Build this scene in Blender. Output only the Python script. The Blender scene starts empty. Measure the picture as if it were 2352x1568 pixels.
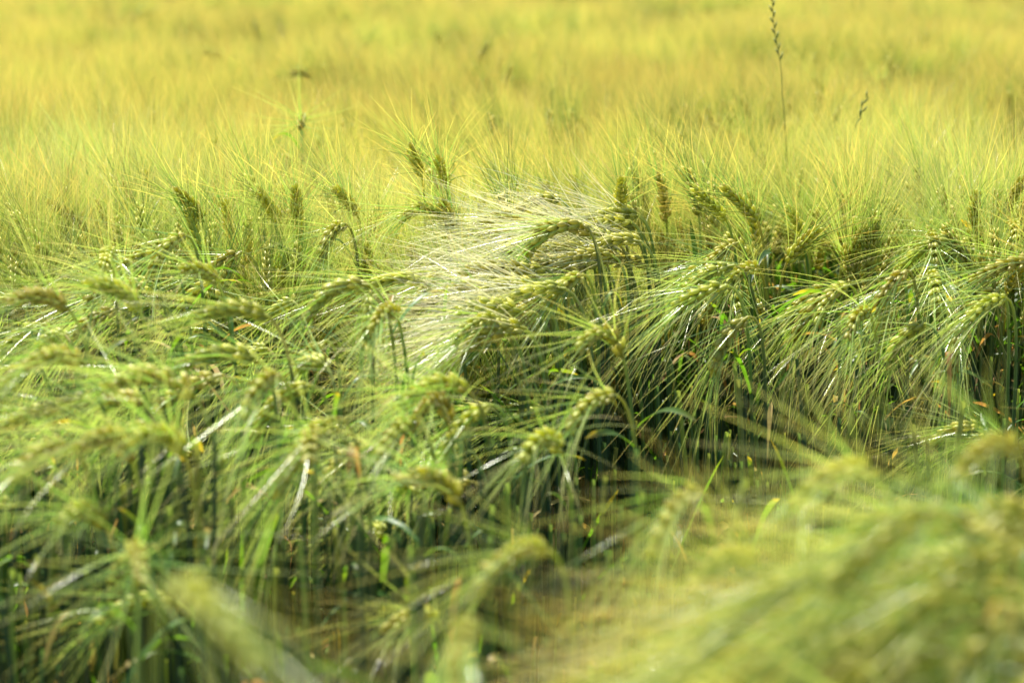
import bpy, math, random
import numpy as np
from mathutils import Vector, Matrix

sc = bpy.context.scene
COL = sc.collection
R = math.radians
rng = np.random.default_rng(11)
random.seed(11)

# ------------------------------------------------------------------ camera
CAM_H, PITCH, FPX = 1.5, 10.95, 4875.0          # FPX: focal length in pixels of a 2352 px wide print
cam = bpy.data.cameras.new('camera')
cam_o = bpy.data.objects.new('camera', cam); COL.objects.link(cam_o)
cam_o.location = (0, 0, CAM_H); cam_o.rotation_euler = (R(90 - PITCH), 0, 0)
cam.sensor_width = 36.0; cam.lens = FPX / 2352 * 36
cam.clip_start = 0.05; cam.clip_end = 2000
cam.dof.use_dof = True; cam.dof.focus_distance = 3.25; cam.dof.aperture_fstop = 4.2
sc.camera = cam_o

# ------------------------------------------------------------------ sky, sun, exposure
SUN_EL, SUN_AZ = 60.0, -30.0                     # azimuth from +Y (ahead), negative = to the left
world = bpy.data.worlds.new('World'); sc.world = world; world.use_nodes = True
nt = world.node_tree; nt.nodes.clear()
sky = nt.nodes.new('ShaderNodeTexSky'); sky.sky_type = 'NISHITA'; sky.sun_disc = False
sky.sun_elevation = R(SUN_EL); sky.sun_rotation = R(SUN_AZ)
bg = nt.nodes.new('ShaderNodeBackground'); bg.inputs['Strength'].default_value = 0.085
wo = nt.nodes.new('ShaderNodeOutputWorld')
nt.links.new(sky.outputs[0], bg.inputs[0]); nt.links.new(bg.outputs[0], wo.inputs[0])
sun = bpy.data.lights.new('sun', 'SUN'); sun.energy = 5.0; sun.angle = R(0.5); sun.color = (1.0, 0.95, 0.86)
sun_o = bpy.data.objects.new('sun', sun); COL.objects.link(sun_o); sun_o.location = (-3, 6, 9)
sd = Vector((math.sin(R(SUN_AZ)) * math.cos(R(SUN_EL)), math.cos(R(SUN_AZ)) * math.cos(R(SUN_EL)), math.sin(R(SUN_EL))))
sun_o.rotation_euler = sd.to_track_quat('Z', 'Y').to_euler()
sc.view_settings.view_transform = 'Standard'; sc.view_settings.look = 'None'
sc.view_settings.gamma = 1.0; sc.view_settings.use_curve_mapping = False
sc.view_settings.exposure = 1.18
cy = sc.cycles
cy.use_denoising = True; cy.denoiser = 'OPENIMAGEDENOISE'; cy.denoising_input_passes = 'RGB_ALBEDO_NORMAL'; cy.denoising_prefilter = 'ACCURATE'
cy.max_bounces = 8; cy.diffuse_bounces = 5; cy.glossy_bounces = 2; cy.transmission_bounces = 5; cy.transparent_max_bounces = 4
cy.sample_clamp_indirect = 4.0; cy.sample_clamp_direct = 12.0; cy.caustics_reflective = False; cy.caustics_refractive = False

# ------------------------------------------------------------------ materials
def nodes_of(name):
    m = bpy.data.materials.new(name); m.use_nodes = True
    n = m.node_tree; n.nodes.clear()
    return m, n, n.links

def plant_material(name, stops, trans, rough=0.4, spec=0.5, var=0.25, tmix=0.45, noise=40.0, hue=0.03):
    """stops: [(position along the piece, colour)]; trans: factor on the light that comes through."""
    m, n, L = nodes_of(name)
    at = n.nodes.new('ShaderNodeAttribute'); at.attribute_name = 'along'
    oi = n.nodes.new('ShaderNodeObjectInfo')
    vr = n.nodes.new('ShaderNodeAttribute'); vr.attribute_name = 'vary'
    ramp = n.nodes.new('ShaderNodeValToRGB')
    while len(ramp.color_ramp.elements) < len(stops): ramp.color_ramp.elements.new(0.5)
    for e, (p, c) in zip(ramp.color_ramp.elements, stops): e.position = p; e.color = (*c, 1)
    sh = n.nodes.new('ShaderNodeMath'); sh.operation = 'MULTIPLY_ADD'; sh.inputs[1].default_value = 0.5; sh.inputs[2].default_value = -0.25
    L.new(vr.outputs['Fac'], sh.inputs[0])
    ad = n.nodes.new('ShaderNodeMath'); ad.operation = 'ADD'; ad.use_clamp = True
    L.new(at.outputs['Fac'], ad.inputs[0]); L.new(sh.outputs[0], ad.inputs[1])
    L.new(ad.outputs[0], ramp.inputs[0])
    geo = n.nodes.new('ShaderNodeNewGeometry')
    nz = n.nodes.new('ShaderNodeTexNoise'); nz.inputs['Scale'].default_value = noise; nz.inputs['Detail'].default_value = 3
    L.new(geo.outputs['Position'], nz.inputs['Vector'])
    hsv = n.nodes.new('ShaderNodeHueSaturation')
    mr = n.nodes.new('ShaderNodeMapRange'); mr.inputs['To Min'].default_value = 1 - var; mr.inputs['To Max'].default_value = 1 + var
    mx = n.nodes.new('ShaderNodeMath'); mx.operation = 'MULTIPLY_ADD'; mx.inputs[1].default_value = 0.6
    L.new(nz.outputs['Fac'], mx.inputs[0])
    m2 = n.nodes.new('ShaderNodeMath'); m2.operation = 'MULTIPLY'; m2.inputs[1].default_value = 0.4
    L.new(oi.outputs['Random'], m2.inputs[0]); L.new(m2.outputs[0], mx.inputs[2])
    L.new(mx.outputs[0], mr.inputs['Value']); L.new(mr.outputs[0], hsv.inputs['Value'])
    mh = n.nodes.new('ShaderNodeMapRange'); mh.inputs['To Min'].default_value = 0.5 - hue; mh.inputs['To Max'].default_value = 0.5 + hue
    L.new(oi.outputs['Random'], mh.inputs['Value']); L.new(mh.outputs[0], hsv.inputs['Hue'])
    L.new(ramp.outputs[0], hsv.inputs['Color'])
    p = n.nodes.new('ShaderNodeBsdfPrincipled'); p.inputs['Roughness'].default_value = rough
    p.inputs['Specular IOR Level'].default_value = spec
    L.new(hsv.outputs[0], p.inputs['Base Color'])
    t = n.nodes.new('ShaderNodeBsdfTranslucent')
    tc = n.nodes.new('ShaderNodeMix'); tc.data_type = 'RGBA'; tc.blend_type = 'MULTIPLY'; tc.inputs['Factor'].default_value = 1
    L.new(hsv.outputs[0], tc.inputs[6]); tc.inputs[7].default_value = (*trans, 1); L.new(tc.outputs[2], t.inputs['Color'])
    mix = n.nodes.new('ShaderNodeMixShader'); mix.inputs[0].default_value = tmix
    L.new(p.outputs[0], mix.inputs[1]); L.new(t.outputs[0], mix.inputs[2])
    o = n.nodes.new('ShaderNodeOutputMaterial'); L.new(mix.outputs[0], o.inputs[0])
    return m

M_STEM = plant_material('stem_green', [(0, (0.10, 0.13, 0.045)), (0.5, (0.065, 0.13, 0.065)), (0.72, (0.24, 0.32, 0.09)), (1, (0.52, 0.52, 0.14))], (1.1, 1.15, 0.5), 0.42, 0.35, tmix=0.4)
M_LEAF = plant_material('leaf_green', [(0, (0.065, 0.13, 0.03)), (0.65, (0.085, 0.18, 0.028)), (0.9, (0.16, 0.20, 0.04)), (1, (0.38, 0.28, 0.06))], (1.9, 2.0, 0.4), 0.42, 0.45, tmix=0.5, hue=0.012)
M_DRY = plant_material('leaf_dry', [(0, (0.30, 0.22, 0.08)), (0.5, (0.46, 0.34, 0.11)), (1, (0.42, 0.29, 0.10))], (1.3, 1.05, 0.6), 0.6, 0.2, tmix=0.45)
M_KERN = plant_material('kernel_green', [(0, (0.30, 0.33, 0.06)), (0.6, (0.60, 0.60, 0.14)), (1, (0.74, 0.70, 0.22))], (1.35, 1.3, 0.65), 0.36, 0.4, tmix=0.42, hue=0.015)
M_AWN = plant_material('awn_ripening', [(0, (0.14, 0.26, 0.05)), (0.46, (0.34, 0.41, 0.08)), (0.76, (0.66, 0.57, 0.14)), (1, (0.76, 0.57, 0.14))], (1.3, 1.25, 0.95), 0.3, 0.55, var=0.3, tmix=0.5, hue=0.015)
M_PALE = plant_material('awn_pale', [(0, (0.31, 0.50, 0.095)), (0.5, (0.58, 0.68, 0.19)), (1, (0.80, 0.68, 0.28))], (1.25, 1.25, 0.75), 0.17, 1.0, var=0.3, tmix=0.4, hue=0.015)
M_STRAW = plant_material('awn_straw', [(0, (0.44, 0.50, 0.20)), (0.35, (0.78, 0.80, 0.55)), (1, (0.86, 0.80, 0.56))], (1.2, 1.1, 0.85), 0.22, 0.9, var=0.3, tmix=0.35, hue=0.012)
M_RYE = plant_material('ryegrass_green', [(0, (0.17, 0.22, 0.06)), (1, (0.2, 0.25, 0.07))], (1.0, 1.2, 0.5), 0.5, 0.3, tmix=0.2)
CROP_MATS = [M_STEM, M_LEAF, M_DRY, M_KERN, M_AWN, M_PALE, M_STRAW]
STEM, LEAF, DRY, KERN, AWN, PALE, STRAW = range(7)
AWN_MAT = {4: M_AWN, 5: M_PALE, 6: M_STRAW}

def soil_material():
    m, n, L = nodes_of('soil')
    tc = n.nodes.new('ShaderNodeNewGeometry')
    nz = n.nodes.new('ShaderNodeTexNoise'); nz.inputs['Scale'].default_value = 18; nz.inputs['Detail'].default_value = 8
    L.new(tc.outputs['Position'], nz.inputs['Vector'])
    r = n.nodes.new('ShaderNodeValToRGB'); r.color_ramp.elements[0].color = (0.05, 0.034, 0.02, 1); r.color_ramp.elements[1].color = (0.2, 0.14, 0.075, 1)
    r.color_ramp.elements[0].position = 0.3; r.color_ramp.elements[1].position = 0.75
    L.new(nz.outputs['Fac'], r.inputs[0])
    b = n.nodes.new('ShaderNodeBump'); b.inputs['Distance'].default_value = 0.03; L.new(nz.outputs['Fac'], b.inputs['Height'])
    p = n.nodes.new('ShaderNodeBsdfPrincipled'); p.inputs['Roughness'].default_value = 0.95
    L.new(r.outputs[0], p.inputs['Base Color']); L.new(b.outputs[0], p.inputs['Normal'])
    o = n.nodes.new('ShaderNodeOutputMaterial'); L.new(p.outputs[0], o.inputs[0])
    return m
M_SOIL = soil_material()

# ------------------------------------------------------------------ mesh helpers (numpy)
def norm(a): return a / np.maximum(np.linalg.norm(a, axis=-1, keepdims=True), 1e-9)

class MB:
    def __init__(s): s.v, s.q, s.t, s.qm, s.tm, s.a, s.r, s.n = [], [], [], [], [], [], [], 0
    def add(s, v, quads=None, tris=None, mat=0, along=0.5, vary=0.5):
        v = np.asarray(v, float).reshape(-1, 3); k = len(v)
        s.v.append(v); s.a.append(np.broadcast_to(np.asarray(along, float), (k,))); s.r.append(np.broadcast_to(np.asarray(vary, float), (k,)))
        if quads is not None and len(quads): s.q.append(np.asarray(quads) + s.n); s.qm.append(np.full(len(quads), mat))
        if tris is not None and len(tris): s.t.append(np.asarray(tris) + s.n); s.tm.append(np.full(len(tris), mat))
        s.n += k
    def merge(s, o):
        b = s.n
        s.v += o.v; s.a += o.a; s.r += o.r; s.q += [x + b for x in o.q]; s.t += [x + b for x in o.t]; s.qm += o.qm; s.tm += o.tm; s.n += o.n
    def mesh(s, name, mats, origin=(0, 0, 0), remap=None):
        me = bpy.data.meshes.new(name)
        v = np.concatenate(s.v) - np.asarray(origin)
        q = np.concatenate(s.q) if s.q else np.zeros((0, 4), int); t = np.concatenate(s.t) if s.t else np.zeros((0, 3), int)
        mi = np.concatenate(([np.concatenate(s.qm)] if s.q else []) + ([np.concatenate(s.tm)] if s.t else []))
        me.vertices.add(len(v)); me.vertices.foreach_set('co', v.astype(np.float32).ravel())
        nl = q.size + t.size
        me.loops.add(nl); me.loops.foreach_set('vertex_index', np.concatenate((q.ravel(), t.ravel())).astype(np.int32))
        me.polygons.add(len(q) + len(t))
        ls = np.concatenate((np.arange(len(q)) * 4, q.size + np.arange(len(t)) * 3)).astype(np.int32)
        me.polygons.foreach_set('loop_start', ls)
        for m in mats: me.materials.append(m)
        if remap is not None: mi = np.array([remap[k] for k in mi])
        me.polygons.foreach_set('material_index', mi.astype(np.int32))
        me.polygons.foreach_set('use_smooth', np.ones(len(ls), bool))
        for nm, arr in (('along', s.a), ('vary', s.r)):
            at = me.attributes.new(nm, 'FLOAT', 'POINT'); at.data.foreach_set('value', np.concatenate(arr).astype(np.float32))
        me.update(calc_edges=True)
        return me

def strips(n, S, W):
    """quads of n ribbons with S+1 rings of W verts"""
    i = np.arange(n)[:, None, None] * (S + 1) * W + np.arange(S)[None, :, None] * W + np.arange(W - 1)[None, None, :]
    i = i.ravel()
    return np.stack((i, i + 1, i + W + 1, i + W), 1)

def add_awns(mb, base, d, out, length, bend, width, mat, S=4, vary=None, droop=0.1, rg=rng):
    n = len(base)
    u = np.linspace(0, 1, S + 1)[None, :, None]
    Lk = length[:, None, None]
    g = np.array([0, 0, -1.0])
    wob = rg.normal(0, 0.08, (n, 3))
    p = base[:, None, :] + Lk * (u * d[:, None, :] + u * u * (bend * out + droop * g + wob)[:, None, :])
    tw = norm(np.cross(d, norm(rg.normal(0, 1, (n, 3)))))
    nn = norm(np.cross(d, tw))
    w = width[:, None, None] * (1 - 0.85 * u)
    v = np.stack((p - tw[:, None, :] * w - nn[:, None, :] * w * 0.3, p + nn[:, None, :] * w * 0.3, p + tw[:, None, :] * w - nn[:, None, :] * w * 0.3), 2)
    al = np.broadcast_to(np.linspace(0, 1, S + 1)[None, :, None], (n, S + 1, 3)).ravel()
    if vary is None: vary = rg.random(n)
    vr = np.repeat(vary, (S + 1) * 3)
    mb.add(v, strips(n, S, 3), mat=mat, along=al, vary=vr)

def spindle(sides, prof):
    v = [(0, 0, 0)]
    for z, r in prof:
        for k in range(sides):
            a = 2 * math.pi * k / sides
            v.append((r * math.cos(a), r * math.sin(a) * 0.8, z))
    v.append((0, 0, 1)); q, t = [], []
    for k in range(sides):
        t.append((0, 1 + (k + 1) % sides, 1 + k))
        for j in range(len(prof) - 1):
            a = 1 + j * sides
            q.append((a + k, a + (k + 1) % sides, a + sides + (k + 1) % sides, a + sides + k))
        a = 1 + (len(prof) - 1) * sides
        t.append((a + k, a + (k + 1) % sides, len(v) - 1))
    return np.array(v), np.array(q), np.array(t)
SP_LO = spindle(4, [(0.30, 0.19), (0.62, 0.19)])
SP_HI = spindle(6, [(0.15, 0.13), (0.38, 0.205), (0.66, 0.17)])

def add_kernels(mb, base, axis, side, ln, sp=SP_LO, vary=None, rg=rng):
    V, Q, T = sp; n = len(base); k = len(V)
    x = norm(np.cross(side, axis)); y = np.cross(axis, x)
    v = base[:, None, :] + ln[:, None, None] * (V[None, :, 0:1] * x[:, None] + V[None, :, 1:2] * y[:, None] + V[None, :, 2:3] * axis[:, None])
    off = (np.arange(n) * k)[:, None, None]
    if vary is None: vary = rg.random(n)
    mb.add(v, (Q[None] + off).reshape(-1, 4), (T[None] + off).reshape(-1, 3), KERN, np.tile(V[:, 2], n), np.repeat(vary, k))

def add_tube(mb, pts, rad, sides, mat, along=None, vary=0.5):
    pts = np.asarray(pts, float); n = len(pts)
    t = norm(np.gradient(pts, axis=0))
    ref = np.array([0.31, 0.95, 0.05]) if abs(t[0][1]) < 0.9 else np.array([1.0, 0, 0])
    x = norm(np.cross(t, ref)); y = np.cross(t, x)
    a = np.arange(sides) * 2 * math.pi / sides
    rad = np.broadcast_to(rad, (n,))
    v = pts[:, None, :] + rad[:, None, None] * (np.cos(a)[None, :, None] * x[:, None] + np.sin(a)[None, :, None] * y[:, None])
    q = []
    for i in range(n - 1):
        for k in range(sides):
            b = i * sides; q.append((b + k, b + (k + 1) % sides, b + sides + (k + 1) % sides, b + sides + k))
    al = np.repeat(np.linspace(0, 1, n) if along is None else along, sides)
    mb.add(v, q, mat=mat, along=al, vary=vary)

def add_leaf(mb, p, az, el, ln, w, droop, mat, S=6, vary=0.5, rg=rng, twist=0.0):
    h = np.array([math.cos(az), math.sin(az), 0])
    d = h * math.cos(el) + np.array([0, 0, math.sin(el)])
    u = np.linspace(0, 1, S + 1)[:, None]
    pts = p + ln * (u * d + u * u * np.array([0, 0, -droop]))
    tn = norm(np.gradient(pts, axis=0))
    sd_ = norm(np.cross(tn, np.array([0, 0, 1.0])) + 1e-4); up = np.cross(sd_, tn)
    th = twist * u
    s2 = sd_ * np.cos(th) + up * np.sin(th); u2 = np.cross(s2, tn)
    ww = w * (0.55 + 1.1 * u) * np.sqrt(np.clip(1 - u ** 2.2, 0, 1)) + 0.0002
    v = np.stack((pts - s2 * ww + u2 * ww * 0.35, pts, pts + s2 * ww + u2 * ww * 0.35), 1)
    mb.add(v, strips(1, S, 3), mat=mat, along=np.repeat(u.ravel(), 3), vary=vary)

def bezier(a, b, c, d, n):
    t = np.linspace(0, 1, n)[:, None]
    return (1 - t) ** 3 * a + 3 * (1 - t) ** 2 * t * b + 3 * (1 - t) * t * t * c + t ** 3 * d

# ------------------------------------------------------------------ one barley plant
def plan(P, c, L=0.08, sag=0.14, spread=1.0, droop=0.12, awn=0.135, lean=None, G=None, nodes=12, amat=AWN, rg=rng, six=True, fat=1.0):
    """Everything about one plant as arrays: stem line, ear line, kernels, awns."""
    P = np.asarray(P, float); c = norm(np.asarray(c, float))
    up = np.array([0, 0, 1.0])
    w = up - (up @ c) * c
    if np.linalg.norm(w) < 0.15: w = np.array([0.5, 0.3, 0.0]); w = w - (w @ c) * c
    w = norm(w)
    hz = c * np.array([1, 1, 0])
    if G is None:
        off = -hz * rg.uniform(0.03, 0.06) + rg.normal(0, 0.012, 3)
        G = np.array([P[0] + off[0], P[1] + off[1], 0.0])
    s = np.linspace(0, 1, 9)[:, None]
    spine = lambda q: P + c * L * q + w * L * sag * 4 * q * (1 - q)
    t0 = norm(c + w * sag * 4)
    stem = bezier(G, G + up * P[2] * 0.8, P - t0 * 0.05 - up * 0.015, P, 14)
    # kernels
    per = 3 if six else 1
    q = np.linspace(0.02, 0.97, nodes)
    idx = np.repeat(np.arange(nodes), per); qq = q[idx][:, None]
    tang = norm(c + w * sag * 4 * (1 - 2 * qq))
    roll = rg.uniform(0, math.pi)
    b0 = norm(np.cross(c, w)); b = b0 * math.cos(roll) + np.cross(c, b0) * math.sin(roll)
    b = norm(b - (tang * b).sum(1, keepdims=True) * tang); n = np.cross(tang, b)
    sgn = np.where(idx % 2 == 0, 0.0, math.pi)
    lat = np.tile(np.array([-1.0, 0.0, 1.0])[:per] if per == 3 else [0.0], nodes) * R(56)
    ang = sgn + lat + rg.normal(0, 0.09, len(idx))
    out = b * np.cos(ang)[:, None] + n * np.sin(ang)[:, None]
    base = spine(qq) + out * 0.0034
    tilt = R(24) + rg.normal(0, 0.05, len(idx)) - 0.16 * q[idx]
    axis = norm(tang * np.cos(tilt)[:, None] + out * np.sin(tilt)[:, None])
    prof = np.sin(np.clip(0.28 + q[idx] * 0.95, 0, 1.1) * math.pi * 0.8) * 0.25 + 0.82
    ln = 0.0165 * fat * prof * (L / 0.08) ** 0.5 * rg.uniform(0.93, 1.07, len(idx))
    # awns
    tip = base + axis * (ln * 0.96)[:, None]
    a2 = spread * (R(34) - R(24) * q[idx]) + rg.normal(0, 0.09, len(idx))
    ad = norm(tang * np.cos(a2)[:, None] + out * np.sin(a2)[:, None] + rg.normal(0, 0.04, (len(idx), 3)))
    al = np.where(rg.random(len(idx)) < 0.09, rg.uniform(.35, .8, len(idx)), 1.05) * awn * rg.uniform(0.8, 1.12, len(idx)) * (0.82 + 0.25 * np.sin(q[idx] * math.pi))
    return dict(P=P, c=c, G=G, L=L, stem=stem, spine=spine(s), kb=base, ka=axis, ks=out, kl=ln, ab=tip, ad=ad, ao=out, al=al,
                droop=droop, amat=amat, spread=spread, H=P[2])

def stem_part(mb, p, sides=5, vary=0.5):
    n = len(p['stem'])
    add_tube(mb, p['stem'], np.linspace(0.0032, 0.0019, n), sides, STEM, vary=0.35 + 0.3 * vary)

def rachis_part(mb, p): add_tube(mb, p['spine'], np.linspace(0.0024, 0.0013, len(p['spine'])), 4, KERN, along=np.full(len(p['spine']), 0.2))

def awn_part(mb, p, S=4, width=0.00065, frac=1.0, rg=rng):
    k = np.arange(len(p['ab']))
    if frac < 1: k = k[rg.random(len(k)) < frac]
    add_awns(mb, p['ab'][k], p['ad'][k], p['ao'][k], p['al'][k], 0.10 * p['spread'], width * rg.uniform(0.8, 1.3, len(k)), p['amat'], S, droop=p['droop'], rg=rg)

def leaf_specs(p, rg, n=2, dry=0.0):
    """sites of leaves on the stem: (point, azimuth, elevation, length, half width, droop, material)"""
    out = []
    for k in range(n):
        f = [0.68, 0.52, 0.38, 0.26][k] + rg.uniform(-0.05, 0.05)
        i = f * (len(p['stem']) - 1); a = int(i); pt = p['stem'][a] * (1 - (i - a)) + p['stem'][a + 1] * (i - a)
        isdry = rg.random() < (dry if k == 0 else dry + 0.22 * k)
        out.append((pt, rg.uniform(0, 2 * math.pi), R(rg.uniform(40, 78)), rg.uniform(0.09, 0.19), rg.uniform(0.0026, 0.0045),
                    rg.uniform(0.1, 0.9) * (1.6 if isdry else 1), DRY if isdry else LEAF, rg.random(), rg.uniform(-1.5, 1.5)))
    return out

def whole_plant(mb, p, rg, leaves=2, dry=0.05, S=4, frac=1.0, sides=4, width=0.00065):
    stem_part(mb, p, sides, rg.random())
    add_kernels(mb, p['kb'], p['ka'], p['ks'], p['kl'], SP_LO, rg=rg)
    awn_part(mb, p, S, width, frac, rg)
    for (pt, az, el, ln, w, dr, mt, vr, tw) in leaf_specs(p, rg, leaves, dry): add_leaf(mb, pt, az, el, ln, w, dr, mt, 5, vr, rg, tw)

# ------------------------------------------------------------------ picture point -> place in the field
def at(px, py, Y):
    u = (px - 1176) / FPX; v = (784 - py) / FPX; a = R(PITCH)
    d = np.array([u, math.cos(a) + v * math.sin(a), -math.sin(a) + v * math.cos(a)])
    return np.array([0, 0, CAM_H]) + d * (Y / d[1])
def direction(az, el):
    """az from +X (right) counter-clockwise seen from above, el above the horizontal, degrees"""
    return np.array([math.cos(R(az)) * math.cos(R(el)), math.sin(R(az)) * math.cos(R(el)), math.sin(R(el))])

# ------------------------------------------------------------------ ground
def build_ground():
    mb = MB()
    xs = np.concatenate((-np.geomspace(600, 3, 10), np.linspace(-2.5, 2.5, 41), np.geomspace(3, 600, 10)))
    ys = np.concatenate((-np.geomspace(600, 1, 8), np.linspace(0, 12, 81), np.geomspace(13, 900, 14)))
    X, Y = np.meshgrid(xs, ys, indexing='ij')
    Z = 0.012 * np.sin(X * 17 + Y * 5) * np.cos(Y * 13 - X * 3) * (np.hypot(X, Y) < 15)
    v = np.stack((X, Y, Z), -1)
    ny = len(ys); q = [(i * ny + j, (i + 1) * ny + j, (i + 1) * ny + j + 1, i * ny + j + 1) for i in range(len(xs) - 1) for j in range(ny - 1)]
    mb.add(v, q)
    o = bpy.data.objects.new('ground', mb.mesh('ground', [M_SOIL])); COL.objects.link(o); o['kind'] = 'structure'
build_ground()

# ------------------------------------------------------------------ the crop as a mass (geometry nodes on a cloud of stations)
def open_brink(x, y): return y > 3.5 or x < 0.1
def sway(x, y):
    """how far the upright crop leans to the right (+) or left (-) and away, in degrees, slowly changing over the field"""
    a = -17 + 30 * min(1, max(0, (x - 0.35 * y / 3.4) * 2)) + 12 * math.sin(x * 2.3 + y * 0.7 + 0.6) + 7 * math.sin(y * 1.9 - x * 1.1)
    b = 5 * math.sin(x * 1.7 - y * 1.3 + 2)
    return a, b

variants = []
def variant(name, mb):
    o = bpy.data.objects.new('%s_%03d' % (name, len(variants)), mb.mesh(name, CROP_MATS)); variants.append(o); return len(variants) - 1

# tiles of upright crop, 0.36 m apart, 44 plants each
TILES = []                                       # the last three are greener, for where the crop turns
for k in range(10):
    rg = np.random.default_rng(100 + k); mb = MB()
    for j in range(44):
        x, y = rg.uniform(-0.21, 0.21, 2)
        h = rg.normal(0.905, 0.028)
        c = direction(rg.uniform(0, 360), rg.normal(70, 10)) if rg.random() > 0.05 else direction(rg.uniform(110, 250), rg.uniform(0, 35))
        p = plan((x, y, h), c, rg.uniform(0.065, 0.085), 0.03, rg.uniform(0.5, 0.85), rg.uniform(0.0, 0.08), rg.uniform(0.135, 0.17),
                 G=np.array([x + rg.normal(0, 0.02), y + rg.normal(0, 0.02), 0]), nodes=14, rg=rg, amat=PALE if k > 6 and rg.random() < 0.7 else AWN)
        whole_plant(mb, p, rg, 2, 0.05, 4, 1, 3, 0.0004)
    TILES.append(variant('crop_tile', mb))
# single nodding plants that fill the near crop; tip their ears towards -X
NODS = []
for k in range(10):
    rg = np.random.default_rng(200 + k); mb = MB()
    p = plan((0, 0, rg.uniform(0.86, 0.95)), direction(180 + rg.normal(0, 28), rg.uniform(-60, -5)), rg.uniform(0.07, 0.085), 0.13,
             rg.uniform(0.7, 1.1), rg.uniform(0.08, 0.2), rg.uniform(0.12, 0.15), rg=rg, amat=PALE if k % 3 else AWN)
    whole_plant(mb, p, rg, 4, 0.05, 5, 1, 4)
    NODS.append(variant('nodding_plant', mb))
# low late tillers: stem and leaves with dry ones at the foot, no ear
TILL = []
for k in range(8):
    rg = np.random.default_rng(300 + k); mb = MB()
    p = plan((rg.normal(0, .02), rg.normal(0, .02), rg.uniform(0.5, 0.85)), direction(rg.uniform(0, 360), 80), rg=rg)
    p['stem'] = bezier(p['G'] * 0, np.array([0, 0, .25]), p['P'] - [0, 0, .2], p['P'], 10)
    stem_part(mb, p, 5, rg.random())
    for (pt, az, el, ln, w, dr, mt, vr, tw) in leaf_specs(p, rg, 4, 0.10): add_leaf(mb, pt, az, el, ln * 1.15, w * 2.1, dr, mt, 6, vr, rg, tw)
    TILL.append(variant('tiller', mb))

# bare stalks in their blue-green sheaths, seen where the crop opens
STALKS = []
for k in range(8):
    rg = np.random.default_rng(400 + k); mb = MB()
    for j in range(3):
        g = np.array([rg.normal(0, .03), rg.normal(0, .03), 0]); top = g + [rg.normal(0, .03), rg.normal(0, .03), rg.uniform(.70, .88)]
        st = bezier(g, g + [0, 0, .3], top - [rg.normal(0, .02), 0, .3], top, 14)
        rad = np.where(np.arange(14) % 5 == 4, .0042, rg.uniform(.0028, .0044)) * np.linspace(1.15, .75, 14)
        add_tube(mb, st, rad, 5, STEM, along=np.linspace(0.1, 0.62, 14), vary=rg.random())
        p = dict(stem=st)
        for (pt, az, el, ln, w, dr, mt, vr, tw) in leaf_specs(p, rg, 4, 0.25): add_leaf(mb, pt, az, min(el + .25, 1.5), ln * .85, w * 1.6, dr, mt, 6, vr, rg, tw)
    STALKS.append(variant('stalks', mb))

stations = []                                    # (x, y, z, variant, rx, ry, rz, scale)
y = 3.42
while y < 24:
    half = 0.265 * y + 0.9
    step = 0.30 if y < 9 else 0.36 if y < 15 else 0.45
    x = -half
    while x < half:
        xx = x + rng.uniform(-.07, .07); yy = y + rng.uniform(-.07, .07)
        a, b = sway(xx, yy)
        hs = 1.0 + 0.035 * math.sin(xx * 3.1 + yy * 1.3) + 0.03 * math.sin(yy * 2.7 - xx) + rng.normal(0, 0.012)
        stations.append((xx, yy, 0, rng.choice(TILES[7:] if rng.random() < 1.15 - (yy - 3.4) / 1.3 else TILES[:7]), R(-b + rng.normal(0, 2)) , R(a * 0.8 + rng.normal(0, 2)), rng.choice([0, 0.6, -0.6, math.pi]) + rng.normal(0, .2), hs))
        x += step
    y += step

def zone(x, y):
    """the near crop: nodding plants per square metre, how tall they stand, stalk clumps per square metre"""
    if y < 1.95:                                 # near edge: a tall tuft on the right, a gap on the left
        if x > 0.14 and y < 1.62: return 75, min(1.15, 1.5 - .316 * y + .44 * x - .127 - .30 * max(0, y - 1.36)), 0
        return 0, 0.9, 0
    if x > 0.08 and y < 2.74 and x < 0.75 or 0.08 < x < 0.2 and y < 2.9: return 0, 0.5, 6      # the hole on the right
    if -0.14 < x < 0.12 and y < 2.2: return 12, 0.85, 45         # the small hole in front
    if -0.03 < x < 0.12 and 2.2 < y < 3.3: return 8, 0.93, 150       # under the tangle
    if -0.2 < x < -0.11 and 2.6 < y < 3.4: return 5, 0.95, 150        # the slot left of the tangle
    if x > 0.08 and y < 3.45: return (8 if y < 3.2 and x > .3 else 0), 0.97, 240               # the brink behind the hole
    if y < 2.25: return 24, 0.93, 140
    return 24, 0.95, 100
for k in range(4200):
    x, y = rng.uniform(-1.6, 1.6), rng.uniform(1.12, 3.45)
    if abs(x) > 0.27 * y + 0.6: continue
    dn, h, st = zone(x, y)
    if rng.random() < dn / 420:
        s = h / 0.97 * rng.uniform(0.9, 1.02)
        stations.append((x, y, 0, rng.choice(NODS), 0, 0, rng.normal(0, 0.45), s))
    if rng.random() < st / 420: stations.append((x, y, 0, rng.choice(STALKS), 0, 0, rng.uniform(0, 6.28), rng.uniform(.80, .93) if y < 3.0 else rng.uniform(.9, 1.03)))
    if rng.random() < st / 420 * (1.5 if x < 0.1 and y < 2.6 else 0.7):
        stations.append((x, y, 0, rng.choice(TILL), rng.normal(0, .06), rng.normal(0, .06), rng.uniform(0, 6.28), rng.uniform(0.95, 1.15) if x < .1 and y < 2.5 else rng.uniform(0.85, 1.05)))

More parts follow.
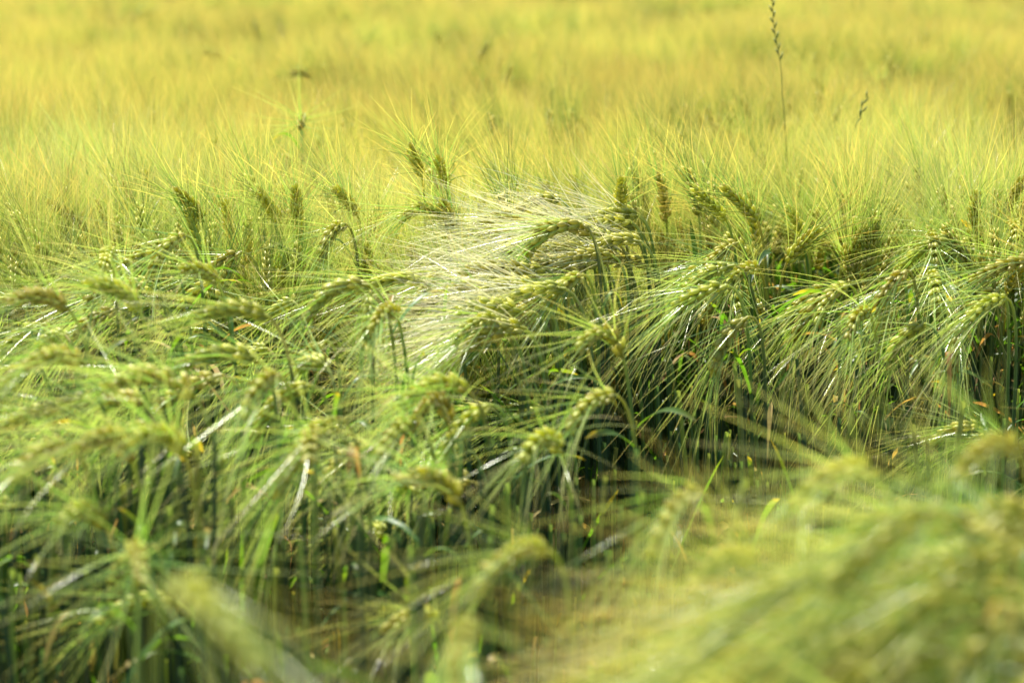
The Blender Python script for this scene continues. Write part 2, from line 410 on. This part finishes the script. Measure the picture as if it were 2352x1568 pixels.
def build_crop():
    src = bpy.data.collections.new('crop_variants')
    for o in variants: src.objects.link(o)
    me = bpy.data.meshes.new('barley_crop'); A = np.array(stations)
    me.vertices.add(len(A)); me.vertices.foreach_set('co', A[:, :3].astype(np.float32).ravel())
    me.attributes.new('pick', 'INT', 'POINT').data.foreach_set('value', A[:, 3].astype(np.int32))
    me.attributes.new('turn', 'FLOAT_VECTOR', 'POINT').data.foreach_set('vector', A[:, 4:7].astype(np.float32).ravel())
    me.attributes.new('size', 'FLOAT', 'POINT').data.foreach_set('value', A[:, 7].astype(np.float32))
    o = bpy.data.objects.new('barley_crop', me); COL.objects.link(o)
    o['kind'] = 'stuff'; o['label'] = 'dense mass of ripening bearded barley filling the field to the far edge'; o['category'] = 'barley crop'
    ng = bpy.data.node_groups.new('scatter', 'GeometryNodeTree')
    ng.interface.new_socket('Geometry', in_out='INPUT', socket_type='NodeSocketGeometry')
    ng.interface.new_socket('Geometry', in_out='OUTPUT', socket_type='NodeSocketGeometry')
    N = ng.nodes; L = ng.links
    gi = N.new('NodeGroupInput'); go = N.new('NodeGroupOutput')
    ci = N.new('GeometryNodeCollectionInfo'); ci.inputs['Collection'].default_value = src
    ci.inputs['Separate Children'].default_value = True; ci.inputs['Reset Children'].default_value = True
    ip = N.new('GeometryNodeInstanceOnPoints'); ip.inputs['Pick Instance'].default_value = True
    def attr(name, dt):
        a = N.new('GeometryNodeInputNamedAttribute'); a.data_type = dt; a.inputs['Name'].default_value = name
        return [s for s in a.outputs if s.enabled and s.name == 'Attribute'][0]
    er = N.new('FunctionNodeEulerToRotation')
    L.new(attr('turn', 'FLOAT_VECTOR'), er.inputs[0])
    L.new(gi.outputs[0], ip.inputs['Points']); L.new(ci.outputs[0], ip.inputs['Instance'])
    L.new(attr('pick', 'INT'), ip.inputs['Instance Index']); L.new(er.outputs[0], ip.inputs['Rotation'])
    L.new(attr('size', 'FLOAT'), ip.inputs['Scale']); L.new(ip.outputs[0], go.inputs[0])
    md = o.modifiers.new('scatter', 'NODES'); md.node_group = ng
build_crop()

# ------------------------------------------------------------------ individual barley plants
def link(name, me, parent, loc=(0, 0, 0)):
    o = bpy.data.objects.new(name, me); COL.objects.link(o); o.parent = parent; o.location = loc
    return o

kb = MB(); kb.add(SP_HI[0], SP_HI[1], SP_HI[2], KERN, SP_HI[0][:, 2], 0.5)
KERNEL_ME = kb.mesh('kernel', [M_KERN], remap={KERN: 0})

def barley(p, label, group, rg, leaves=2, dry=0.05, kernels=False, width=0.0007):
    G, P = p['G'], p['P']
    r = bpy.data.objects.new('barley_plant', None); COL.objects.link(r); r.location = G
    r.empty_display_size = 0.05
    r['label'] = label; r['category'] = 'barley plant'; r['group'] = group
    mb = MB(); stem_part(mb, p, 6, rg.random()); link('stem', mb.mesh('stem', [M_STEM], G, {STEM: 0}), r)
    mb = MB(); rachis_part(mb, p)
    if not kernels: add_kernels(mb, p['kb'], p['ka'], p['ks'], p['kl'], SP_HI, rg=rg)
    ear = link('ear', mb.mesh('ear', [M_KERN], P, {KERN: 0}), r, P - G)
    if kernels:
        for b, a, s, l in zip(p['kb'], p['ka'], p['ks'], p['kl']):
            x = norm(np.cross(s, a)); y = np.cross(a, x)
            k = bpy.data.objects.new('kernel', KERNEL_ME); COL.objects.link(k); k.parent = ear
            m = Matrix(((x[0], y[0], a[0], 0), (x[1], y[1], a[1], 0), (x[2], y[2], a[2], 0), (0, 0, 0, 1)))
            k.matrix_local = Matrix.Translation(Vector(b - P)) @ m @ Matrix.Scale(float(l), 4)
    mb = MB(); awn_part(mb, p, 7, width, 1, rg)
    a = link('awns', mb.mesh('awns', [AWN_MAT[p['amat']]], P, {p['amat']: 0}), ear); a['kind'] = 'stuff'
    for (pt, az, el, ln, w, dr, mt, vr, tw) in leaf_specs(p, rg, leaves, dry):
        mb = MB(); add_leaf(mb, pt, az, el, ln, w, dr, mt, 8, vr, rg, tw)
        link('leaf', mb.mesh('leaf', [M_LEAF if mt == LEAF else M_DRY], pt, {mt: 0}), r, pt - G)
    return r

N_IND = 0
def ear_at(base, tip, Y, label, group, L=0.08, away=False, dy=None, sag=0.11, spread=1.0, droop=0.12, awn=0.135, kern=True, amat=PALE, leaves=2, dry=0.05, width=0.0007):
    """a plant whose ear runs between two points of the picture at distance Y; what the two points leave of its length goes towards or away from the camera"""
    global N_IND; N_IND += 1
    rg = np.random.default_rng(5000 + N_IND)
    P = at(*base, Y); Q = at(*tip, Y); lat = np.linalg.norm(Q - P)
    if dy is None:
        dy = math.sqrt(max(L * L - lat * lat, 0.0)) * (1 if away else -1)
    if amat != AWN: sag *= 1.4
    Q = at(*tip, Y + dy); c = Q - P; Lr = float(np.clip(np.linalg.norm(c), 0.06, 0.095))
    p = plan(P, c, Lr, sag, spread, droop, awn, nodes=12, amat=amat, rg=rg, fat=1.15 if group == UPR else .9 if group == NEAR else 1.18)
    return barley(p, label, group, rg, leaves, dry, kern, width)

NOD = 'nodding barley ears in front'; UPR = 'barley ears at the edge of the upright crop'; NEAR = 'blurred barley close to the camera'
H = [
 # base, tip, distance, label, options
 ((1335,512),(1215,578),3.10,'sharp nodding ear with knobbly dark underside above the pale tangle',NOD,dict(sag=.10,spread=.6,awn=.15,leaves=0)),
 ((850,655),(715,718),2.72,'long nodding ear with golden kernels along its top, left of the pale tangle',NOD,dict(sag=.12,spread=.8,awn=.15)),
 ((795,515),(740,590),3.20,'crisp drooping ear with one bright white awn reaching out to its left',NOD,dict(sag=.14,spread=1.2)),
 ((1015,497),(925,500),3.30,'nearly level ear in front of a dark upright ear, awns combed to the left',NOD,dict(sag=.12,spread=.9)),
 ((1160,765),(1030,838),2.78,'nodding ear at the lower end of the pale awn tangle, pointing down left',NOD,dict(sag=.08,spread=.8,awn=.15)),
 ((1340,630),(1262,692),2.92,'half buried pale ear in the heart of the awn tangle',NOD,dict(sag=.06,spread=.7,awn=.15)),
 ((1432,822),(1335,792),2.62,'shaded ear arching over the top of the dark hollow',NOD,dict(sag=.20,spread=.9,droop=.05)),
 ((1418,908),(1315,972),2.42,'lone nodding ear with wide fan of awns hanging beside the dark gap of stems',NOD,dict(sag=.10,spread=1.25,awn=.15)),
 ((1290,1040),(1205,1048),2.28,'small blurred ear with awns splayed downward, just below the lone fan-shaped ear',NOD,dict(sag=.16,spread=1.5,droop=.3,kern=False)),
 ((1075,893),(930,928),2.36,'plump arched ear on a bright green bent stem in the middle',NOD,dict(sag=.14,spread=.8,awn=.15)),
 ((1030,968),(975,938),2.36,'short ear crossing under the plump arched ear',NOD,dict(sag=.14,kern=False)),
 ((970,980),(880,1032),2.30,'nodding ear under the plump arched ear, its awns swept far to the left',NOD,dict(sag=.12,spread=.9,awn=.15)),
 ((1060,1160),(930,1102),2.12,'ear lying flat with its tip up left, low in the middle',NOD,dict(sag=.12,spread=.8,kern=False)),
 ((450,915),(260,885),2.22,'long level ear with hooked neck, white awns running to the left edge',NOD,dict(sag=.14,spread=.6,awn=.15,droop=.05,L=.09)),
 ((645,862),(568,945),2.22,'drooping ear with a thick white awn bundle hanging below it',NOD,dict(sag=.12,spread=.7,awn=.15)),
 ((165,1028),(40,1092),2.02,'golden nodding ear by the left edge with its tip almost out of the picture',NOD,dict(sag=.12,spread=.8)),
 ((305,1060),(195,1022),2.02,'hooked ear right behind the golden ear by the left edge',NOD,dict(sag=.15,spread=.8,kern=False)),
 ((425,1045),(320,1000),2.06,'ear on a straw-coloured hooked neck above the green gap on the left',NOD,dict(sag=.10,kern=False)),
 ((305,1262),(325,1332),1.78,'star-shaped ear facing the camera with awns radiating on every side, lower left',NEAR,dict(sag=.10,spread=2.1,droop=.12,awn=.14)),
 ((1265,1262),(1105,1335),1.72,'thick blurred ear on a tan hooked neck, low in the middle',NEAR,dict(sag=.10,spread=.8,awn=.15,L=.09)),
 ((1612,1125),(1505,1260),1.76,'blurred drooping ear beside an upright green blade, left of the bright mass',NEAR,dict(sag=.12,spread=.8,L=.09)),
 ((1075,1425),(1050,1580),1.25,'pale blurred ear hanging straight down at the bottom edge',NEAR,dict(sag=.06,spread=.7,kern=False,L=.09)),
 ((400,1330),(585,1510),1.02,'very blurred ear crossing the lower left corner slantwise',NEAR,dict(sag=.03,spread=.4,droop=.05,kern=False,L=.09,amat=AWN)),
 ((2062,635),(2028,795),3.02,'broad crisp ear hanging towards the camera with its kernel rows in full view',NOD,dict(sag=.08,spread=1.25,awn=.15,L=.10,droop=.2)),
 ((1952,655),(1880,730),3.02,'plump ear just left of the broad crisp ear, awns sweeping down left',NOD,dict(sag=.10,spread=.95,awn=.15,droop=.15)),
 ((1745,622),(1680,655),3.12,'small ear with long awns trailing left over the dark hollow',NOD,dict(sag=.12,spread=.9,awn=.15)),
 ((2140,538),(2148,595),3.22,'ribbed ear with white awns hanging straight down, right of the broad crisp ear',NOD,dict(sag=.10,spread=1.4,droop=.35,awn=.14)),
 ((1998,722),(1950,768),2.92,'pale small ear tucked under the broad crisp ear',NOD,dict(sag=.12,spread=1.0,droop=.2)),
 ((2325,515),(2335,560),3.30,'clustered ear with white tips close to the right edge',NOD,dict(sag=.10,spread=1.5,droop=.2)),
 ((1808,602),(1872,535),3.22,'dark ear leaning up to the right with bright points along its upper side',UPR,dict(sag=.04,spread=.8,droop=0,amat=AWN)),
 ((1998,615),(2010,502),3.32,'dark plump ear standing straight up behind the hanging ears on the right',UPR,dict(sag=.02,spread=.9,droop=0,amat=AWN,L=.075)),
 ((2235,545),(2240,452),3.55,'dark upright ear near the right edge',UPR,dict(sag=.02,droop=0,amat=AWN)),
 ((2300,490),(2345,420),3.60,'dark ear leaning right, cut by the right edge',UPR,dict(sag=.02,droop=0,amat=AWN)),
 ((1738,505),(1672,440),3.55,'right one of two dark parallel ears leaning to the left behind the hollow',UPR,dict(sag=.02,droop=0,amat=AWN)),
 ((1668,505),(1598,438),3.58,'left one of two dark parallel ears leaning to the left behind the hollow',UPR,dict(sag=.02,droop=0,amat=AWN,kern=False)),
 ((470,508),(412,445),3.50,'dark ear leaning left with bright points along its edge, in the left half',UPR,dict(sag=.04,droop=0,amat=AWN)),
 ((682,520),(680,440),3.42,'dark upright ear like a small column in the left half',UPR,dict(sag=.01,droop=0,amat=AWN)),
 ((640,505),(598,445),3.46,'dark ear leaning left beside the column-like upright ear',UPR,dict(sag=.02,droop=0,amat=AWN,kern=False)),
 ((820,490),(778,440),3.50,'dark ear leaning left above the crisp drooping ear',UPR,dict(sag=.02,droop=0,amat=AWN,kern=False)),
 ((968,402),(944,345),3.90,'left and higher one of two dark ears rising from the yellow awns',UPR,dict(sag=.02,droop=0,amat=AWN)),
 ((1025,425),(1008,370),3.85,'right and lower one of two dark ears rising from the yellow awns',UPR,dict(sag=.02,droop=0,amat=AWN)),
 ((1052,540),(1018,470),3.45,'dark ear behind the nearly level ear',UPR,dict(sag=.03,droop=0,amat=AWN,kern=False)),
 ((1425,480),(1428,420),3.60,'thin dark upright ear above the pale awn tangle',UPR,dict(sag=.02,droop=0,amat=AWN,kern=False)),
 ((694,264),(690,290),4.35,'solitary ear end-on to the camera, standing out of the yellow awns',UPR,dict(sag=.02,spread=2.3,droop=-.05,awn=.13,L=.07)),
 ((517,140),(472,120),7.60,'blurred dark ear lying on the yellow crop at the upper left',UPR,dict(sag=.12,droop=.05,amat=AWN,kern=False,L=.075)),
 ((715,180),(672,168),6.40,'faint greenish ear lying on the yellow crop above the solitary ear',UPR,dict(sag=.10,droop=.05,amat=AWN,kern=False)),
 ((1895,215),(1868,185),6.30,'faint dark ear in the yellow crop right of the tall ryegrass',UPR,dict(sag=.06,droop=.02,amat=AWN,kern=False)),
 ((2028,212),(2026,185),6.40,'small faint dark ear right of the slanting ryegrass in the yellow crop',UPR,dict(sag=.02,droop=.02,amat=AWN,kern=False)),
 ((425,540),(352,622),2.95,'drooping ear with two white awns hanging below it, left of the middle',NOD,dict(sag=.10,spread=1.0)),
 ((255,578),(240,610),2.85,'small dark ear end-on among soft awns on the left',NOD,dict(sag=.05,spread=1.2,kern=False)),
 ((500,648),(430,618),2.75,'ear slanting down to the right with bright points on its lower end, left half',NOD,dict(sag=.06,spread=.9)),
 ((320,710),(215,652),2.50,'dark blurred ear slanting in the soft awns on the left',NOD,dict(sag=.08,spread=.8,kern=False)),
 ((160,712),(30,690),2.42,'blurred ear nearest the left edge at mid height',NOD,dict(sag=.10,spread=.8,kern=False)),
 ((620,730),(470,722),2.46,'level blurred ear with a row of pale dots, left of the long golden ear',NOD,dict(sag=.08,spread=.7,kern=False)),
 ((195,838),(70,835),2.26,'blurred level ear above the long hooked one on the left',NOD,dict(sag=.10,spread=.8,kern=False)),
 ((910,722),(862,748),2.62,'small pale ear at the left brink of the awn tangle',NOD,dict(sag=.10,spread=1.0)),
 ((590,822),(430,835),2.40,'long blurred ear low over the shade in the left half',NOD,dict(sag=.08,spread=.7,kern=False)),
 ((850,672),(842,780),2.70,'narrow ear hanging from the neck of the long golden ear',NOD,dict(sag=.02,spread=.5,kern=False,L=.07)),
 ((720,1000),(712,1050),2.15,'pale tufted ear facing the camera left of the swept awns',NOD,dict(sag=.1,spread=1.5,kern=False)),
 ((245,1210),(150,1190),1.95,'small tilted ear with three bright dots above the star-shaped ear',NOD,dict(sag=.1,spread=.9,kern=False)),
 ((1000,1415),(900,1440),2.10,'small pale ear deep in the stems, low in the middle',NOD,dict(sag=.06,spread=.8)),
 ((1735,1300),(1600,1345),1.56,'dark-bellied blurred ear in the bright mass, left part',NEAR,dict(sag=.12,kern=False,L=.09)),
 ((2010,1085),(1840,1145),1.66,'blurred ear on the upper edge of the bright mass',NEAR,dict(sag=.10,kern=False,L=.09)),
 ((2340,1035),(2200,1090),1.60,'blurred ear where the bright mass meets the right edge',NEAR,dict(sag=.10,kern=False,L=.09)),
 ((2100,1180),(1920,1270),1.55,'blurred ear with a white streak in the middle of the bright mass',NEAR,dict(sag=.08,kern=False,L=.09)),
 ((1840,1440),(1680,1460),1.42,'dark-bellied blurred ear at the foot of the bright mass',NEAR,dict(sag=.14,kern=False,L=.09)),
 ((2360,1420),(2230,1480),1.40,'blurred ear in the lower right corner',NEAR,dict(sag=.10,kern=False,L=.09)),
 ((2150,1400),(2010,1390),1.42,'faint blurred ear low in the bright mass, left of the corner ear',NEAR,dict(sag=.12,kern=False,L=.09)),
]
for b, t, Y, lab, grp, o in H: ear_at(b, t, 3.28 + (Y - 3.28) * 0.28 if grp == UPR and 3.28 < Y < 4 else Y, lab, grp, **o)
MARKS = [('sharp ear above the tangle',1275,545),('long golden ear',785,690),('crisp drooping ear',768,553),('nearly level ear',970,498),
 ('ear below the tangle',1095,800),('shaded arching ear',1385,807),('lone fan-shaped ear',1365,940),('plump arched ear',1000,910),
 ('flat ear low in the middle',995,1130),('long hooked ear',355,900),('white-bundled ear',605,905),('golden ear by the left edge',100,1060),
 ('ear on the straw-coloured neck',370,1020),('star-shaped ear',315,1297),('ear on the tan hooked neck',1185,1300),('blurred ear beside the upright blade',1560,1190),
 ('pale ear at the bottom edge',1060,1500),('broad crisp ear',2045,715),('ear trailing long awns',1712,638),('ribbed ear',2144,566),
 ('white-tipped ear',2330,538),('dark ear leaning right',1840,568),('dark plump upright ear',2004,558),('dark ear near the right edge',2238,500),
 ('two dark parallel ears',1670,472),('column-like dark ear',681,480),('dark ear leaning left',440,475),('two dark ears in the yellow awns',985,385),('thin dark upright ear',1426,450),
 ('solitary end-on ear',692,277),('ear with two white awns',390,580),('ear with bright points',465,633),('dark slanting ear on the left',268,680),
 ('blurred ear at the edge',95,700),('level ear with pale dots',545,726),('ear above the long hooked one',132,836),('pale ear at the brink',886,735),
 ('long ear over the shade',510,828),('small tilted ear with three dots',200,1200),('dark-bellied ear',1668,1322),('ear topping the mass',1925,1115),
 ('ear at the right edge',2270,1062),('ear with a white streak',2010,1225),('ear footing the mass',1760,1450),('corner ear',2295,1450),
 ('faint low ear',2080,1395),('tall ryegrass spike',1795,200),('short slanting ryegrass',1978,256)]
def to_picture(P):
    a = R(PITCH); d = P - np.array([0, 0, CAM_H]); f = d[1] * math.cos(a) - d[2] * math.sin(a); u = d[1] * math.sin(a) + d[2] * math.cos(a)
    return 1176 + FPX * d[0] / f, 784 - FPX * u / f
USED = set()
def beside(P, kind):
    x, y = to_picture(P)
    for nm, mx_, my_ in sorted(MARKS, key=lambda m: math.hypot(m[1] - x, m[2] - y)):
        dx, dy = x - mx_, y - my_; k = int(((math.degrees(math.atan2(-dy, dx)) + 22.5) % 360) // 45)
        rel = ['right of', 'up and right of', 'straight above', 'up and left of', 'left of', 'down and left of', 'straight below', 'down and right of'][k]
        if math.hypot(dx, dy) > 700: break
        if (rel, nm) in USED: continue
        USED.add((rel, nm)); return '%s %s the %s' % (kind, rel, nm)
    return None

# the rest of the nearest plants, one object each; nothing in the photograph tells those of one band apart
def band(n, xr, yr, hfun, cfun, label, group, kind, amat=PALE, leaves=2, dry=.05, droop=(.08, .2), spread=(.7, 1.1), sagr=None, awn=(.125, .15), fat=1.1, keep=lambda x, y: not (-0.2 < x < -0.13 and 2.6 < y < 3.3)):
    rg = np.random.default_rng(hash_of(group)); k = 0
    while k < n:
        x, y = rg.uniform(*xr), rg.uniform(*yr)
        if abs(x) > 0.243 * y + 0.05 or not keep(x, y): continue
        k += 1
        p = plan((x, y, hfun(x, y) + rg.normal(0, 0.025)), cfun(rg), rg.uniform(.072, .088), rg.uniform(*(sagr or (.06, .14))) if amat != AWN or sagr else .03,
                 rg.uniform(*spread), rg.uniform(*droop), rg.uniform(*awn), nodes=11, amat=amat, rg=rg, fat=fat)
        barley(p, beside(p['P'] + p['c'] * .04, kind) or label, group, rg, leaves, dry)
def hash_of(s): return sum((i + 1) * ord(ch) for i, ch in enumerate(s))
nodc = lambda rg: direction(180 + rg.normal(5, 30), rg.uniform(-50, -4))
band(36, (-0.75, 0.0), (2.12, 3.2), lambda x, y: 0.97 + 0.04 * (y - 2.1), nodc, 'nodding barley plant with soft pale awns in the thick of the left half', 'nodding barley plants in the left half', 'soft nodding barley plant', fat=1.0, awn=(.14, .175))
band(50, (0.14, 0.45), (1.15, 1.66), lambda x, y: min(1.16, 1.5 - .316 * y + .44 * x - .112 - .30 * max(0, y - 1.36)), lambda rg: direction(190 + rg.normal(0, 35), rg.uniform(-50, 2)), 'strongly blurred barley plant in the bright mass at the lower right', 'blurred barley plants in the bright mass', 'blurred barley plant', spread=(.5, .9), amat=AWN, sagr=(.06, .14), fat=.85, awn=(.16, .2))
band(44, (0.0, 0.21), (2.75, 3.38), lambda x, y: 0.965 + 0.085 * (y - 2.75) / .6, lambda rg: direction(180 + rg.normal(0, 16), rg.uniform(-22, 6)), 'lodged barley plant whose pale awns lie combed to the left in the central tangle', 'lodged barley plants in the central tangle', 'lodged pale barley plant', awn=(.13, .16), keep=lambda x, y: y > 3.1 or x < 0.09, leaves=0, amat=STRAW, spread=(.6, .95), droop=(.0, .15))
band(20, (0.30, 0.86), (2.88, 3.25), lambda x, y: 0.99 + .08 * (y - 2.85), lambda rg: direction(200 + rg.normal(0, 28), rg.uniform(-62, -12)), 'barley plant with awns hanging over the dark gap of stems on the right', 'barley plants hanging over the gap on the right', 'hanging barley plant', awn=(.15, .19), spread=(.55, .95), droop=(.12, .3), leaves=3, dry=.12)
band(84, (-0.9, 0.9), (3.3, 3.95), lambda x, y: 0.985 - .03 * (y - 3.3), lambda rg: direction(rg.uniform(90, 270), rg.normal(62, 12)), 'upright barley plant on the brink where the yellow awns begin', 'upright barley plants at the brink of the yellow crop', 'upright barley plant', keep=open_brink, amat=AWN, droop=(0, .08))

# leafy shoots without an ear, their broad blades lit from behind where the crop opens
def leafy_shoot(x, y, h, rg):
    G = np.array([x, y, 0.0]); T = G + [rg.normal(0, .02), rg.normal(0, .02), h]
    r = bpy.data.objects.new('barley_shoot', None); COL.objects.link(r); r.location = G; r.empty_display_size = .05
    r['category'] = 'barley shoot'; r['group'] = 'leafy barley shoots in the openings of the crop'
    r['label'] = beside(T, 'leafy shoot') or 'leafy barley shoot with broad sunlit blades and no ear'
    st = bezier(G, G + [0, 0, h * .4], T - [rg.normal(0, .02), 0, h * .3], T, 12)
    mb = MB(); add_tube(mb, st, np.linspace(.0042, .0022, 12), 6, STEM, along=np.linspace(.1, .6, 12)); link('stem', mb.mesh('stem', [M_STEM], G, {STEM: 0}), r)
    for k in range(4):
        f = 1.0 - .12 * k - rg.uniform(0, .05); pt = st[int(round(f * 11))]
        dry = rg.random() < (.06 + .12 * k)
        mb = MB(); add_leaf(mb, pt, rg.uniform(0, 6.28), R(rg.uniform(62, 86)), rg.uniform(.13, .21), rg.uniform(.0055, .0085), rg.uniform(.05, .75), DRY if dry else LEAF, 9, rg.random(), rg, rg.uniform(-1.2, 1.2))
        link('leaf', mb.mesh('leaf', [M_DRY if dry else M_LEAF], pt, {(DRY if dry else LEAF): 0}), r, pt - G)
rgl = np.random.default_rng(77)
for k in range(26): leafy_shoot(rgl.uniform(-.52, .06), rgl.uniform(1.9, 2.5), rgl.uniform(.60, .76), rgl)
for k in range(10): leafy_shoot(rgl.uniform(.12, .6), rgl.uniform(2.5, 2.85), rgl.uniform(.55, .72), rgl)

# ------------------------------------------------------------------ ryegrass spikes standing above the crop
def ryegrass(base, tip, Y, spike, label, n=11):
    rg = np.random.default_rng(hash_of(label))
    A, B = at(*base, Y), at(*tip, Y); G = np.array([A[0] + .02, A[1] + .03, 0.0])
    r = bpy.data.objects.new('ryegrass', None); COL.objects.link(r); r.location = G; r.empty_display_size = .05
    r['label'] = label; r['category'] = 'grass'; r['group'] = 'ryegrass spikes above the barley'
    d = norm(B - A)
    lower = bezier(G, G + [0, 0, A[2] * .5], A - d * .2, A, 10)
    top = A + (B - A) * np.linspace(0, 1, 9)[1:, None] + np.array([1, 0, 0]) * (0.003 * np.sin(np.linspace(0, 7, 8)))[:, None]
    pts = np.concatenate((lower, top))
    mb = MB(); add_tube(mb, pts, np.linspace(.0011, .0007, len(pts)), 5, 0); link('stem', mb.mesh('stem', [M_RYE], G), r)
    side = norm(np.cross(d, [0, 1.0, 0]))
    for k in range(n):
        f = 1 - spike + spike * (k + .5) / n
        pt = np.array([np.interp(f, np.linspace(0, 1, 9), np.concatenate((A[None], top))[:, j]) for j in range(3)])
        s = side if k % 2 else -side
        ax = norm(d * .93 + s * .36 + rg.normal(0, .04, 3)); mb = MB()
        V, Q, T = spindle(5, [(.25, .12), (.6, .14)])
        x = norm(np.cross(s, ax)); yv = np.cross(ax, x); l = .018 * rg.uniform(.85, 1.1)
        mb.add(l * (V[:, :1] * x + V[:, 1:2] * yv * .9 + V[:, 2:] * ax), Q, T, 0, V[:, 2], .5)
        link('spikelet', mb.mesh('spikelet', [M_RYE]), r, pt - G)
ryegrass((1800, 250), (1772, -25), 4.3, .62, 'tall dark ryegrass spike rising out of the top edge', 14)
ryegrass((1965, 290), (1992, 222), 4.2, .95, 'short slanting ryegrass spike in the yellow crop on the right', 6)
ryegrass((1957, 60), (1962, -60), 8.6, .7, 'left one of two faint blurred ryegrass stalks at the top edge', 9)
ryegrass((1976, 60), (1984, -50), 8.9, .7, 'right one of two faint blurred ryegrass stalks at the top edge', 9)
ryegrass((1552, 60), (1546, -60), 9.3, .7, 'faint blurred ryegrass stalk at the top edge left of the tall spike', 9)
